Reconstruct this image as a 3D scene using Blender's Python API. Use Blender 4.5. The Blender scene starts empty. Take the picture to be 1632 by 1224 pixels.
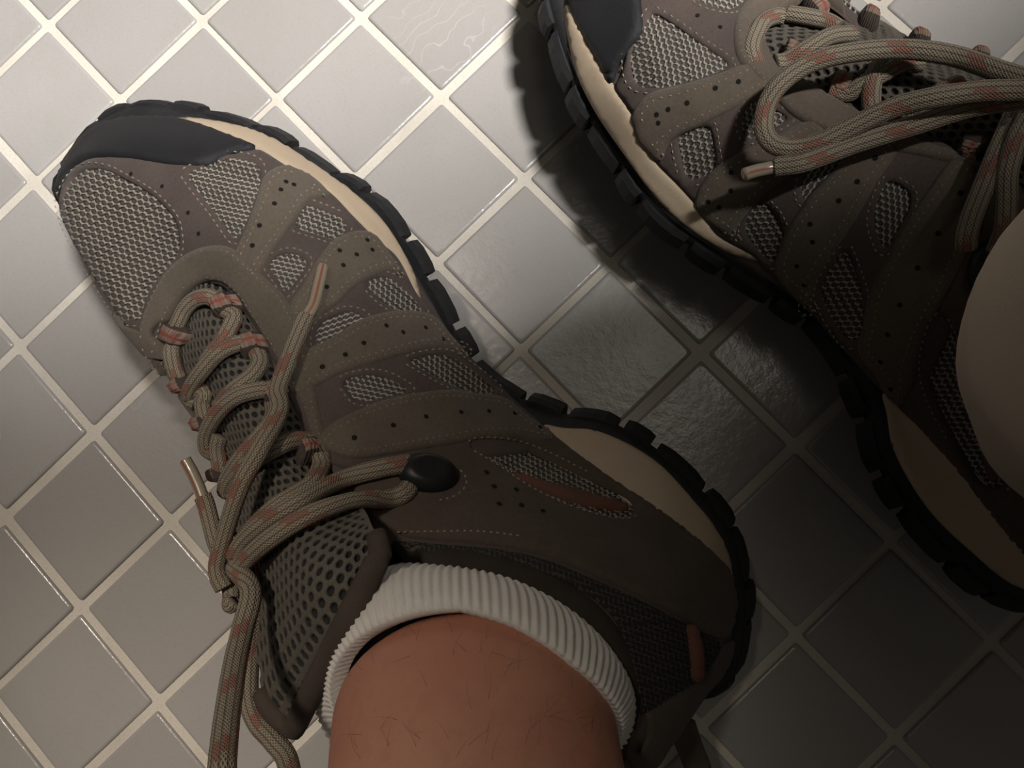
import bpy, bmesh, math, random
import numpy as np
from mathutils import Vector, Matrix
from mathutils.bvhtree import BVHTree
from mathutils.geometry import delaunay_2d_cdt
random.seed(7); rng = np.random.default_rng(7)
SC = bpy.context.scene
COL = SC.collection

# ------------------------------------------------------------ camera
R = np.array([[0.68747739, 0.7209475, -0.08723269], [0.71333674, -0.69291862, -0.10494996], [-0.13610857, 0.00992444, -0.99064422]])
PITCH = 0.047
T = np.array([-1.98937745, -2.40068444, 7.24410597]) * PITCH
F = 1367.0
CAM = -R.T @ T
cd = bpy.data.cameras.new('camera'); cam = bpy.data.objects.new('camera', cd); COL.objects.link(cam)
cd.sensor_width = 36; cd.lens = F / 1632 * 36; cd.clip_start = 0.005
m = Matrix.Identity(4)
for i in range(3):
    m[i][0] = R[0][i]; m[i][1] = -R[1][i]; m[i][2] = -R[2][i]; m[i][3] = CAM[i]
cam.matrix_world = m
SC.camera = cam

# ------------------------------------------------------------ light
SC.view_settings.view_transform = 'Standard'; SC.view_settings.look = 'None'
SC.view_settings.exposure = 0.0; SC.view_settings.gamma = 1.0; SC.view_settings.use_curve_mapping = False
w = bpy.data.worlds.new('world'); SC.world = w; w.use_nodes = True
w.node_tree.nodes['Background'].inputs[0].default_value = (1.0, 0.94, 0.82, 1)
w.node_tree.nodes['Background'].inputs[1].default_value = 0.046

IMG_UP = np.array([-R[1][0], -R[1][1], 0]); IMG_UP /= np.linalg.norm(IMG_UP)
IMG_RT = np.array([R[0][0], R[0][1], 0]); IMG_RT /= np.linalg.norm(IMG_RT)
CEN = np.array([0.19, -0.014, 0.0])
def aim(o, tgt):
    d = Vector(tgt) - o.location
    o.rotation_euler = d.to_track_quat('-Z', 'Y').to_euler()
def spot(name, loc, tgt, power, ang, blend, rad, col):
    l = bpy.data.lights.new(name, 'SPOT'); l.energy = power; l.spot_size = math.radians(ang); l.spot_blend = blend
    l.shadow_soft_size = rad; l.color = col
    o = bpy.data.objects.new(name, l); COL.objects.link(o); o.location = Vector(loc); aim(o, tgt)
    return o
KPOS = CEN + IMG_UP * 0.20 + IMG_RT * 0.42 + [0, 0, 1.25]
KDIR = IMG_RT * 0.34 - IMG_UP * 0.940                        # across the edge of the pool of light, towards its dark side
KTGT = CEN + KDIR * (-0.073 - 0.62)
kd = np.linalg.norm(KTGT - KPOS)
spot('added_key_spot', KPOS, KTGT, 172, 2 * math.degrees(math.atan(0.66 / kd)), 0.16, 0.085, (1.0, 0.965, 0.93))  # added spot; its cone edge stands in for the unseen body's shadow
spot('added_fill_spot', CEN - IMG_RT * 0.35 + IMG_UP * 0.35 + [0, 0, 1.3], CEN - IMG_RT * 0.150 - IMG_UP * 0.105, 62, 14.5, 1.0, 0.10, (1.0, 0.88, 0.76))  # added fill without a known source, brightens lower left floor, sock and leg

al = bpy.data.lights.new('ceiling_panel', 'AREA'); al.shape = 'SQUARE'; al.size = 0.45; al.energy = 1.5; al.color = (1.0, 0.95, 0.80)
ao = bpy.data.objects.new('ceiling_panel', al); COL.objects.link(ao); ao.location = Vector(CEN + IMG_UP * 0.40 + IMG_RT * 0.22 + [0, 0, 2.2])

# ------------------------------------------------------------ materials
def nt(name):
    mt = bpy.data.materials.new(name); mt.use_nodes = True
    t = mt.node_tree; b = t.nodes['Principled BSDF']
    return mt, t, b
class G:
    """small node-graph writer"""
    def __init__(s, t): s.t = t
    def n(s, typ, **kw):
        x = s.t.nodes.new(typ)
        for k, v in kw.items(): setattr(x, k, v)
        return x
    def l(s, a, b): s.t.links.new(a, b)
    def val(s, sock, v):
        if hasattr(v, 'is_output') or isinstance(v, bpy.types.NodeSocket): s.l(v, sock)
        else: sock.default_value = v
    def math(s, op, a, b=0.0, c=0.0, clamp=False):
        x = s.n('ShaderNodeMath', operation=op); x.use_clamp = clamp
        s.val(x.inputs[0], a); s.val(x.inputs[1], b)
        if len(x.inputs) > 2: s.val(x.inputs[2], c)
        return x.outputs[0]
    def mix(s, f, a, b):
        x = s.n('ShaderNodeMix', data_type='RGBA')
        s.val(x.inputs[0], f); s.val(x.inputs[6], a); s.val(x.inputs[7], b)
        return x.outputs[2]
    def noise(s, vec, scale, detail=3, rough=0.55):
        x = s.n('ShaderNodeTexNoise'); x.inputs['Scale'].default_value = scale; x.inputs['Detail'].default_value = detail
        x.inputs['Roughness'].default_value = rough
        if vec is not None: s.l(vec, x.inputs['Vector'])
        return x.outputs[0]
    def rng(s, v, a, b, c, d):
        x = s.n('ShaderNodeMapRange'); s.val(x.inputs[0], v)
        for i, q in enumerate((a, b, c, d)): x.inputs[i + 1].default_value = q
        return x.outputs[0]
    def bump(s, h, strength, dist, normal=None):
        x = s.n('ShaderNodeBump'); x.inputs['Strength'].default_value = strength; x.inputs['Distance'].default_value = dist
        s.l(h, x.inputs['Height'])
        if normal is not None: s.l(normal, x.inputs['Normal'])
        return x.outputs[0]
def c4(r, g, b): return (r, g, b, 1.0)
def mat_leather(name, col, col2, rough, nscale, bump, sheen=0.0, spots=0.0):
    mt, t, b = nt(name); g = G(t)
    ob = g.n('ShaderNodeTexCoord').outputs['Object']
    n1 = g.noise(ob, nscale, 4); n2 = g.noise(ob, nscale * 9, 3); n3 = g.noise(ob, 60, 2)
    f = g.math('ADD', g.math('MULTIPLY', n1, 0.5), g.math('MULTIPLY', n3, 0.5))
    c = g.mix(g.rng(f, 0.35, 0.65, 0, 1), c4(*col), c4(*col2))
    g.l(c, b.inputs['Base Color'])
    b.inputs['Roughness'].default_value = rough
    b.inputs['Specular IOR Level'].default_value = 0.25
    if sheen:
        b.inputs['Sheen Weight'].default_value = sheen; b.inputs['Sheen Roughness'].default_value = 0.5
    h = g.math('ADD', g.math('MULTIPLY', n1, 0.6), g.math('MULTIPLY', n2, 0.4))
    g.l(g.bump(h, bump, 0.0006), b.inputs['Normal'])
    return mt
M = {}
M['suede'] = mat_leather('suede', (0.090, 0.072, 0.055), (0.125, 0.102, 0.079), 0.95, 900, 0.55, 0.12)
M['underlay'] = mat_leather('underlay_leather', (0.062, 0.047, 0.041), (0.088, 0.068, 0.060), 0.9, 1100, 0.35, 0.06)
M['nubuck'] = mat_leather('nubuck', (0.060, 0.045, 0.034), (0.082, 0.063, 0.049), 0.85, 700, 0.3, 0.05)
M['dark_suede'] = mat_leather('dark_suede', (0.030, 0.024, 0.020), (0.045, 0.036, 0.030), 0.95, 900, 0.4)
M['rubber_cap'] = mat_leather('rubber_cap', (0.012, 0.012, 0.014), (0.020, 0.020, 0.022), 0.55, 1500, 0.35)
M['rubber'] = mat_leather('outsole_rubber', (0.012, 0.012, 0.013), (0.022, 0.022, 0.023), 0.6, 600, 0.4)
M['midsole'] = mat_leather('midsole_foam', (0.40, 0.315, 0.225), (0.44, 0.35, 0.255), 0.6, 1800, 0.12)
M['lining'] = mat_leather('lining_fabric', (0.030, 0.023, 0.018), (0.042, 0.034, 0.027), 0.95, 1600, 0.6)
M['binding'] = mat_leather('binding_fabric', (0.070, 0.055, 0.043), (0.095, 0.075, 0.060), 0.95, 2200, 0.7)
M['stripe'] = mat_leather('rust_cord', (0.16, 0.060, 0.042), (0.11, 0.065, 0.048), 0.85, 1800, 0.5)
M['thread'] = mat_leather('stitch_thread', (0.24, 0.20, 0.15), (0.30, 0.25, 0.19), 0.8, 2000, 0.3)
M['hole'] = mat_leather('perforation_dark', (0.008, 0.007, 0.006), (0.010, 0.009, 0.008), 0.95, 800, 0.1)
M['plastic'] = mat_leather('black_plastic', (0.012, 0.012, 0.013), (0.016, 0.016, 0.017), 0.38, 900, 0.1)

def mat_mesh(name, thread, thread2, hole, rough=0.45):
    mt, t, b = nt(name); g = G(t)
    a = g.n('ShaderNodeAttribute', attribute_name='hole').outputs['Fac']
    ob = g.n('ShaderNodeTexCoord').outputs['Object']
    th = g.mix(g.rng(g.noise(ob, 2600, 2), 0.35, 0.65, 0, 1), c4(*thread), c4(*thread2))
    g.l(g.mix(g.rng(a, 0.16, 0.52, 0, 1), th, c4(*hole)), b.inputs['Base Color'])
    b.inputs['Roughness'].default_value = rough
    g.l(g.bump(g.noise(ob, 3500, 2), 0.6, 0.0004), b.inputs['Normal'])
    return mt
M['weave'] = mat_mesh('toe_mesh', (0.22, 0.20, 0.165), (0.42, 0.39, 0.33), (0.018, 0.016, 0.013), 0.36)
M['knit'] = mat_mesh('collar_mesh', (0.042, 0.036, 0.030), (0.062, 0.053, 0.044), (0.012, 0.010, 0.009), 0.9)
M['tongue'] = mat_mesh('tongue_mesh', (0.078, 0.067, 0.052), (0.112, 0.098, 0.078), (0.010, 0.009, 0.008), 0.8)

def mat_lace():
    mt, t, b = nt('braided_lace'); g = G(t)
    uv = g.n('ShaderNodeUVMap', uv_map='UVMap').outputs[0]
    s = g.n('ShaderNodeSeparateXYZ'); g.l(uv, s.inputs[0]); u, v = s.outputs[0], s.outputs[1]   # u in mm, v 0..1 round
    # braid relief: two diagonal thread families
    d1 = g.math('SINE', g.math('MULTIPLY', g.math('ADD', g.math('MULTIPLY', u, 1.0), g.math('MULTIPLY', v, 22.0)), 6.283 * 0.9))
    d2 = g.math('SINE', g.math('MULTIPLY', g.math('SUBTRACT', g.math('MULTIPLY', u, 1.0), g.math('MULTIPLY', v, 22.0)), 6.283 * 0.9))
    rel = g.math('MAXIMUM', d1, d2)
    # lengthwise coloured strands
    lane = g.math('FRACT', g.math('MULTIPLY', v, 10.0))
    dark = g.math('LESS_THAN', lane, 0.24)
    lid = g.math('FLOOR', g.math('MULTIPLY', v, 10.0))
    ph = g.math('FRACT', g.math('ADD', g.math('MULTIPLY', u, 1 / 21.0), g.math('MULTIPLY', lid, 0.09)))
    red = g.math('LESS_THAN', g.math('ADD', ph, g.math('MULTIPLY', rel, 0.03)), 0.28)
    inlane = g.math('MULTIPLY', g.math('GREATER_THAN', g.math('MODULO', lid, 3.0), 0.5), red)
    inlane = g.math('MULTIPLY', inlane, g.math('GREATER_THAN', lane, 0.3))
    base = g.mix(g.rng(rel, -0.2, 1, 0, 1), c4(0.15, 0.122, 0.085), c4(0.32, 0.27, 0.20))
    c = g.mix(g.math('MULTIPLY', dark, 0.75), base, c4(0.075, 0.06, 0.045))
    c = g.mix(g.math('MULTIPLY', inlane, 0.72), c, c4(0.25, 0.072, 0.05))
    g.l(c, b.inputs['Base Color']); b.inputs['Roughness'].default_value = 0.8
    g.l(g.bump(rel, 0.6, 0.0004), b.inputs['Normal'])
    return mt
M['lace'] = mat_lace()
def mat_loop():
    mt, t, b = nt('plaid_webbing'); g = G(t)
    uv = g.n('ShaderNodeUVMap', uv_map='UVMap').outputs[0]
    s = g.n('ShaderNodeSeparateXYZ'); g.l(uv, s.inputs[0]); u, v = s.outputs[0], s.outputs[1]
    dark = g.math('GREATER_THAN', g.math('ABSOLUTE', g.math('SUBTRACT', v, 0.5)), 0.30)
    ends = g.math('LESS_THAN', u, 0.12)
    rows = g.math('LESS_THAN', g.math('FRACT', g.math('MULTIPLY', u, 5.0)), 0.35)
    redl = g.math('LESS_THAN', g.math('ABSOLUTE', g.math('SUBTRACT', v, 0.52)), 0.07)
    redc = g.math('MULTIPLY', g.math('LESS_THAN', g.math('FRACT', g.math('ADD', g.math('MULTIPLY', u, 2.5), 0.2)), 0.5), g.math('LESS_THAN', g.math('ABSOLUTE', g.math('SUBTRACT', v, 0.5)), 0.28))
    c = g.mix(g.math('MULTIPLY', rows, 0.35), c4(0.22, 0.165, 0.125), c4(0.10, 0.075, 0.058))
    c = g.mix(g.math('MULTIPLY', redc, 0.5), c, c4(0.22, 0.075, 0.055))
    c = g.mix(g.math('MULTIPLY', redl, 0.85), c, c4(0.24, 0.05, 0.036))
    c = g.mix(g.math('MAXIMUM', dark, ends), c, c4(0.045, 0.032, 0.026))
    g.l(c, b.inputs['Base Color']); b.inputs['Roughness'].default_value = 0.85
    h = g.math('SINE', g.math('MULTIPLY', u, 60.0))
    g.l(g.bump(h, 0.4, 0.0004), b.inputs['Normal'])
    return mt
M['loop'] = mat_loop()
def mat_aglet():
    mt, t, b = nt('aglet_plastic'); g = G(t)
    uv = g.n('ShaderNodeUVMap', uv_map='UVMap').outputs[0]
    s = g.n('ShaderNodeSeparateXYZ'); g.l(uv, s.inputs[0])
    lane = g.math('SINE', g.math('MULTIPLY', s.outputs[1], 6.283 * 3))
    c = g.mix(g.rng(lane, -1, -0.55, 0, 1), c4(0.20, 0.075, 0.05), c4(0.27, 0.225, 0.165))
    g.l(c, b.inputs['Base Color']); b.inputs['Roughness'].default_value = 0.3
    b.inputs['Coat Weight'].default_value = 0.5
    return mt
M['aglet'] = mat_aglet()
def mat_tile():
    mt, t, b = nt('glazed_tile'); g = G(t)
    P = g.n('ShaderNodeNewGeometry').outputs['Position']
    oi = g.n('ShaderNodeObjectInfo')
    n1 = g.noise(P, 22, 3); n2 = g.noise(P, 900, 2); n3 = g.noise(P, 260, 3)
    base = g.mix(g.rng(oi.outputs['Random'], 0, 1, 0, 1), c4(0.300, 0.284, 0.270), c4(0.340, 0.325, 0.310))
    base = g.mix(g.rng(n1, 0.4, 0.7, 0, 0.35), base, c4(0.26, 0.25, 0.225))
    base = g.mix(g.rng(n2, 0.55, 0.8, 0, 0.25), base, c4(0.20, 0.185, 0.17))
    # chalky scuffs on one tile
    dst = g.n('ShaderNodeVectorMath', operation='DISTANCE'); g.l(P, dst.inputs[0]); dst.inputs[1].default_value = (0.030, 0.062, 0)
    near = g.rng(dst.outputs['Value'], 0.012, 0.026, 1, 0)
    wv = g.n('ShaderNodeTexWave'); g.l(P, wv.inputs['Vector']); wv.inputs['Scale'].default_value = 55; wv.inputs['Distortion'].default_value = 14; wv.inputs['Detail'].default_value = 2
    scuff = g.math('MULTIPLY', g.math('GREATER_THAN', wv.outputs['Fac'], 0.985), near)
    base = g.mix(g.math('MULTIPLY', scuff, 0.18), base, c4(0.6, 0.58, 0.55))
    g.l(base, b.inputs['Base Color'])
    g.l(g.rng(n1, 0.3, 0.7, 0.20, 0.28), b.inputs['Roughness'])
    h = g.math('ADD', g.math('MULTIPLY', n3, 0.8), g.math('MULTIPLY', n2, 0.2))
    g.l(g.bump(h, 0.35, 0.0006), b.inputs['Normal'])
    return mt
M['tile'] = mat_tile()
def mat_grout():
    mt, t, b = nt('grout'); g = G(t)
    P = g.n('ShaderNodeTexCoord').outputs['Object']
    n1 = g.noise(P, 25, 3); n2 = g.noise(P, 1500, 3)
    c = g.mix(g.rng(n1, 0.4, 0.65, 0, 1), c4(0.56, 0.52, 0.455), c4(0.47, 0.43, 0.375))
    c = g.mix(g.rng(n2, 0.5, 0.8, 0, 0.4), c, c4(0.30, 0.27, 0.235))
    g.l(c, b.inputs['Base Color']); b.inputs['Roughness'].default_value = 0.9
    g.l(g.bump(n2, 0.5, 0.0005), b.inputs['Normal'])
    return mt
M['grout'] = mat_grout()
def mat_skin():
    mt, t, b = nt('skin'); g = G(t)
    P = g.n('ShaderNodeTexCoord').outputs['Object']
    n1 = g.noise(P, 28, 3); n2 = g.noise(P, 320, 3); n3 = g.noise(P, 1400, 2)
    c = g.mix(g.rng(n1, 0.35, 0.65, 0, 1), c4(0.50, 0.245, 0.160), c4(0.43, 0.180, 0.115))
    c = g.mix(g.rng(n2, 0.5, 0.8, 0, 0.5), c, c4(0.36, 0.15, 0.095))
    g.l(c, b.inputs['Base Color']); b.inputs['Roughness'].default_value = 0.55
    b.inputs['Subsurface Weight'].default_value = 0.12; b.inputs['Subsurface Radius'].default_value = (0.006, 0.003, 0.0015); b.inputs['Subsurface Scale'].default_value = 0.6
    g.l(g.bump(g.math('ADD', n2, n3), 0.22, 0.0006), b.inputs['Normal'])
    return mt
M['skin'] = mat_skin()
M['hair'] = mat_leather('body_hair', (0.03, 0.017, 0.01), (0.04, 0.02, 0.014), 0.6, 500, 0.1)
M['sock'] = mat_leather('white_cotton', (0.74, 0.70, 0.64), (0.80, 0.76, 0.70), 0.95, 1500, 0.6, 0.15)
M['khaki'] = mat_leather('beige_cotton', (0.40, 0.325, 0.25), (0.44, 0.36, 0.28), 0.92, 1500, 0.35, 0.1)

# ------------------------------------------------------------ mesh helpers
def link(name, me, mt, parent=None):
    o = bpy.data.objects.new(name, me); COL.objects.link(o)
    if mt is not None and not me.materials: me.materials.append(mt)
    if parent is not None: o.parent = parent
    return o
def mk(name, V, Fc, smooth=True, uv=None, attr=None):
    me = bpy.data.meshes.new(name)
    me.from_pydata([tuple(map(float, v)) for v in V], [], [tuple(int(i) for i in f) for f in Fc]); me.update()
    if smooth: me.polygons.foreach_set('use_smooth', [True] * len(me.polygons))
    if uv is not None:
        lay = me.uv_layers.new(name='UVMap')
        li = np.zeros(len(me.loops), dtype=np.int32); me.loops.foreach_get('vertex_index', li)
        if isinstance(uv, list): lay.data.foreach_set('uv', np.array(uv, dtype=np.float32).ravel())
        else: lay.data.foreach_set('uv', np.asarray(uv, dtype=np.float32)[li].ravel())
    if attr is not None:
        a = me.attributes.new('hole', 'FLOAT', 'POINT'); a.data.foreach_set('value', np.asarray(attr, dtype=np.float32))
    return me
def mirror_mesh(me):
    c = me.copy(); n = len(c.vertices); co = np.zeros(n * 3, dtype=np.float32); c.vertices.foreach_get('co', co)
    co[1::3] *= -1; c.vertices.foreach_set('co', co); c.flip_normals(); c.update()
    return c
def cr(P, n, closed=False):
    """Catmull-Rom through P, n samples per segment"""
    P = np.asarray(P, float); k = len(P); out = []
    segs = k if closed else k - 1
    for i in range(segs):
        if closed: a, b, c, d = P[(i - 1) % k], P[i], P[(i + 1) % k], P[(i + 2) % k]
        else:
            b, c = P[i], P[i + 1]; a = P[i - 1] if i else 2 * b - c; d = P[i + 2] if i + 2 < k else 2 * c - b
        t = (np.arange(n) / n).reshape((n,) + (1,) * P[0].ndim)
        out.append(0.5 * (2 * b + (c - a) * t + (2 * a - 5 * b + 4 * c - d) * t ** 2 + (3 * b - a - 3 * c + d) * t ** 3))
    out = np.concatenate(out)
    if not closed: out = np.concatenate([out, P[-1:]])
    return out
def resample(P, step, closed=False):
    P = np.asarray(P, float)
    if closed: P = np.concatenate([P, P[:1]])
    d = np.r_[0, np.cumsum(np.linalg.norm(np.diff(P, axis=0), axis=1))]
    n = max(3 if closed else 1, int(round(d[-1] / step)))
    s = np.linspace(0, d[-1], n + 1)
    if closed: s = s[:-1]
    return np.stack([np.interp(s, d, P[:, i]) for i in range(P.shape[1])], 1)
def tube(P, N, rx, ry, seg=10, cap=True, u0=0.0):
    """sweep an ellipse (rx sideways, ry along the up-hint N) along P; returns verts, faces, per-loop uvs (u in mm)"""
    P = np.asarray(P, float); N = np.asarray(N, float); n = len(P)
    rx = np.broadcast_to(rx, n); ry = np.broadcast_to(ry, n)
    Tn = np.gradient(P, axis=0); Tn /= np.linalg.norm(Tn, axis=1)[:, None] + 1e-12
    S = np.cross(Tn, N); ln = np.linalg.norm(S, axis=1)[:, None]; S /= ln + 1e-9
    U = np.cross(S, Tn)
    d = (np.r_[0, np.cumsum(np.linalg.norm(np.diff(P, axis=0), axis=1))] * 1000) + u0
    V, Fc, uv = [], [], []
    for i in range(n):
        for k in range(seg):
            a = 2 * math.pi * k / seg
            V.append(P[i] + S[i] * math.cos(a) * rx[i] + U[i] * math.sin(a) * ry[i])
    for i in range(n - 1):
        for k in range(seg):
            k2 = (k + 1) % seg
            Fc.append((i * seg + k, i * seg + k2, (i + 1) * seg + k2, (i + 1) * seg + k))
            a, b = k / seg, (k + 1) / seg
            uv += [(d[i], a), (d[i], b), (d[i + 1], b), (d[i + 1], a)]
    if cap:
        for i, rev in ((0, True), (n - 1, False)):
            f = [i * seg + k for k in range(seg)]
            Fc.append(tuple(f[::-1]) if rev else tuple(f)); uv += [(d[i], 0.02)] * seg
    return V, Fc, uv
def join(parts):
    V, Fc, uv = [], [], []
    for v, f, u in parts:
        o = len(V); V += list(v); Fc += [tuple(i + o for i in q) for q in f]; uv += list(u)
    return V, Fc, uv
def in_poly(P, Q):
    P = np.asarray(P); x, y = P[:, 0], P[:, 1]; ins = np.zeros(len(P), bool); n = len(Q)
    for i in range(n):
        x0, y0 = Q[i - 1]; x1, y1 = Q[i]
        if y0 == y1: continue
        c = ((y0 > y) != (y1 > y)) & (x < (x1 - x0) * (y - y0) / (y1 - y0) + x0); ins ^= c
    return ins
def dist_poly(P, Q):
    P = np.asarray(P, float); D = np.full(len(P), 1e9)
    for i in range(len(Q)):
        a, b = Q[i - 1], Q[i]; ab = b - a; L = ab @ ab + 1e-12
        tt = np.clip(((P - a) @ ab) / L, 0, 1); D = np.minimum(D, np.linalg.norm(P - a - tt[:, None] * ab, axis=1))
    return D

# ------------------------------------------------------------ floor
def tagk(o, kind): o['kind'] = kind; return o
def tile_mesh(s, seed):
    r = random.Random(seed); h = s / 2; bm = bmesh.new(); rings = []
    prof = [(0.0, -0.0016, 0.0009), (0.00012, -0.0006, 0.0011), (0.0005, -0.00018, 0.0013), (0.0013, 0.0, 0.0014)]
    for ins, z, cr_ in prof:
        ring = []
        hh = h - ins
        for cx, cy, a0 in ((1, 1, 0), (-1, 1, 90), (-1, -1, 180), (1, -1, 270)):
            for da in (0, 45, 90):
                a = math.radians(a0 + da)
                ring.append(bm.verts.new((cx * (hh - cr_) + math.cos(a) * cr_ + r.uniform(-1, 1) * 5e-5, cy * (hh - cr_) + math.sin(a) * cr_ + r.uniform(-1, 1) * 5e-5, z)))
        rings.append(ring)
    for a, b in zip(rings[:-1], rings[1:]):
        for i in range(12): bm.faces.new((a[i], a[(i + 1) % 12], b[(i + 1) % 12], b[i]))
    bm.faces.new(rings[-1])
    for f in bm.faces: f.smooth = len(f.verts) == 4
    me = bpy.data.meshes.new('tile'); bm.to_mesh(me); bm.free(); return me
gx0, gx1 = -1.2, 1.6
floor = link('floor', mk('floor', [(gx0, -1.3, -0.0011), (gx1, -1.3, -0.0011), (gx1, 1.3, -0.0011), (gx0, 1.3, -0.0011), (gx0, -1.3, -0.03), (gx1, -1.3, -0.03), (gx1, 1.3, -0.03), (gx0, 1.3, -0.03)],
    [(0, 1, 2, 3), (7, 6, 5, 4), (0, 4, 5, 1), (1, 5, 6, 2), (2, 6, 7, 3), (3, 7, 4, 0)], smooth=False), M['grout'])
floor['kind'] = 'structure'
TS = PITCH - 0.0032
tms = [tile_mesh(TS + d, i) for i, d in enumerate((0, -0.0002, 0.0002, -0.0001))]
OBS = {(0,0):(439,156.5),(0,1):(575,25),(-1,0):(322,33),(-1,-1):(192,158),(-2,-1):(76,42),(-1,-2):(51,291),(0,-3):(30,550),(1,-3):(147.8,690.7),(2,-3):(272.7,833.5),(1,-4):(5,824),(2,-4):(127.5,969.6),(3,-4):(249.8,1121),(1,1):(702,154),(2,1):(837,286.5),(1,2):(838,21),(2,0):(698.4,420),(3,1):(972.6,420.6),(3,0):(830,556.3),(4,1):(1113,557.6),(5,1):(1270.7,715.6),(3,4):(1403,12),(6,0):(1270.7,1009),(6,-1):(1118,1158.5),(7,0):(1429,1178.6),(7,1):(1581,1026)}
OK_ = np.array(list(OBS), float); ODV = []
for (i, j), (x, y) in OBS.items():
    d = R.T @ np.array([(x - 816) / F, (y - 612) / F, 1.0]); q = CAM - d * CAM[2] / d[2]; ODV.append([q[0] - i * PITCH, q[1] - j * PITCH])
ODV = np.array(ODV)
def nudge(i, j):
    w_ = 1 / (np.sum((OK_ - [i + .5, j + .5]) ** 2, axis=1) + 0.3) ** 2
    return (ODV * w_[:, None]).sum(0) / (w_.sum() + 0.05)
extra = []
for i in range(-25, 33):
    for j in range(-27, 27):
        nx_, ny_ = nudge(i, j); cx, cy = (i + 0.5) * PITCH + nx_, (j + 0.5) * PITCH + ny_
        jx, jy, jr = random.uniform(-1, 1) * 0.00035, random.uniform(-1, 1) * 0.00035, random.uniform(-1, 1) * 0.006
        if -5 <= i <= 11 and -8 <= j <= 8:
            o = link('tile', random.choice(tms), M['tile'], floor)
            o.location = (cx + jx, cy + jy, random.uniform(-1, 1) * 0.00012); o.rotation_euler = (random.uniform(-1, 1) * 0.004, random.uniform(-1, 1) * 0.004, jr + random.randrange(4) * math.pi / 2)
        else: extra.append((cx + jx, cy + jy, jr))
tv = np.zeros(len(tms[0].vertices) * 3); tms[0].vertices.foreach_get('co', tv); tv = tv.reshape(-1, 3)
tf = [tuple(p.vertices) for p in tms[0].polygons]
V, Fc = [], []
for cx, cy, a in extra:
    o = len(V); ca, sa = math.cos(a), math.sin(a)
    V += [(x * ca - y * sa + cx, x * sa + y * ca + cy, z) for x, y, z in tv]; Fc += [tuple(k + o for k in f) for f in tf]
tagk(link('outer_tiles', mk('outer_tiles', V, Fc), M['tile'], floor), 'stuff')

# ------------------------------------------------------------ shoe frame (left shoe lies rolled onto its outer edge)
PS, TH = math.radians(8), math.radians(24)
O = np.array([0, -0.097, 0.0005])
RL = np.array([[math.cos(PS), -math.sin(PS), 0], [math.sin(PS), math.cos(PS), 0], [0, 0, 1]]) @ np.array([[1, 0, 0], [0, math.cos(TH), -math.sin(TH)], [0, math.sin(TH), math.cos(TH)]])
class Frame:
    def __init__(s, Rm, o): s.R = Rm; s.o = o; s.C = Rm.T @ (CAM - o)
    def ray(s, x, y):
        d = s.R.T @ (R.T @ np.array([(x - 816) / F, (y - 612) / F, 1.0])); return d / np.linalg.norm(d)
    def at(s, x, y, h):
        d = s.ray(x, y); return s.C + d * (h - s.C[2]) / d[2]
    def px(s, p):
        q = R @ (s.R @ np.asarray(p) + s.o) + T; return q[:2] / q[2] * F + [816, 612]
LF = Frame(RL, O)
aR = math.radians(-0.5)
MR = np.array([[math.cos(aR), -math.sin(aR), 0], [math.sin(aR), math.cos(aR), 0], [0, 0, 1]]) @ np.diag([1.0, -1.0, 1.0])
TR = np.array([0.0664, 0.0584, 0.0])
FY = np.diag([1.0, -1.0, 1.0])
RF = Frame(MR @ RL @ FY, MR @ O + TR)     # proper rotation: right-shoe meshes are the left ones with y negated
def empty(name, fr):
    e = bpy.data.objects.new(name, None); COL.objects.link(e); e.empty_display_size = 0.02
    mm = Matrix.Identity(4)
    for i in range(3):
        for j in range(3): mm[i][j] = fr.R[i][j]
        mm[i][3] = fr.o[i]
    e.matrix_world = mm
    return e
SHL = empty('hiking_shoe', LF); SHR = empty('hiking_shoe', RF)
def both(name, me, mt, kind=None, label=None, pl=None, pr=None):
    me.materials.append(mt)
    a = link(name, me, mt, pl or SHL); b = link(name, mirror_mesh(me), mt, pr or SHR)
    for o in (a, b):
        if kind: o['kind'] = kind
        if label: o['label'] = label
    return a, b

# ------------------------------------------------------------ shell rings: ('p', px, py, h mm) on the photo ray, or local mm
def pt(q):
    return LF.at(q[1], q[2], q[3] / 1000) if q[0] == 'p' else np.array(q) / 1000
p = lambda x, y, h: ('p', x, y, h)
S1 = [p(104, 250, 13), p(150, 190, 12), p(240, 160, 11), p(400, 197, 9), p(520, 268, 8), p(610, 328, 8), p(690, 455, 8), p(770, 592, 8), p(880, 650, 8), p(970, 668, 8), p(1060, 722, 8), p(1130, 790, 8), p(1180, 868, 8), p(1196, 990, 9), p(1165, 1090, 9),
      (268, 14, 9), (240, 0, 8), (200, -3, 8), (155, 1, 8), (110, 2, 8), (60, 1, 8), (20, 12, 9), p(87, 318, 13)]
S2 = [p(112, 250, 18), p(163, 197, 17), p(250, 184, 15), p(400, 207, 12.5), p(522, 279, 12), p(610, 352, 12), p(680, 470, 12), p(760, 594, 12), p(868, 674, 12), p(955, 688, 12), p(1043, 734, 13), p(1106, 802, 13), p(1158, 880, 13), p(1168, 995, 14), p(1140, 1080, 14),
      (264, 17, 14), (238, 3, 13), (200, 0, 13), (155, 3, 12), (110, 4, 12), (60, 4, 12), (22, 14, 13), p(92, 318, 18)]
B = [p(124, 258, 24), p(178, 206, 22), p(262, 194, 20), p(408, 240, 24), p(505, 298, 21), p(600, 385, 18), p(672, 482, 16), p(745, 575, 15), p(864, 684, 14), p(915, 732, 19), p(1000, 800, 26), p(1075, 857, 30), p(1128, 905, 32), p(1148, 1010, 33), p(1120, 1090, 33),
     (256, 19, 32), (236, 6, 29), (200, 3, 24), (155, 6, 20), (110, 7, 18), (60, 7, 18), (25, 17, 19), p(96, 322, 25)]
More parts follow.
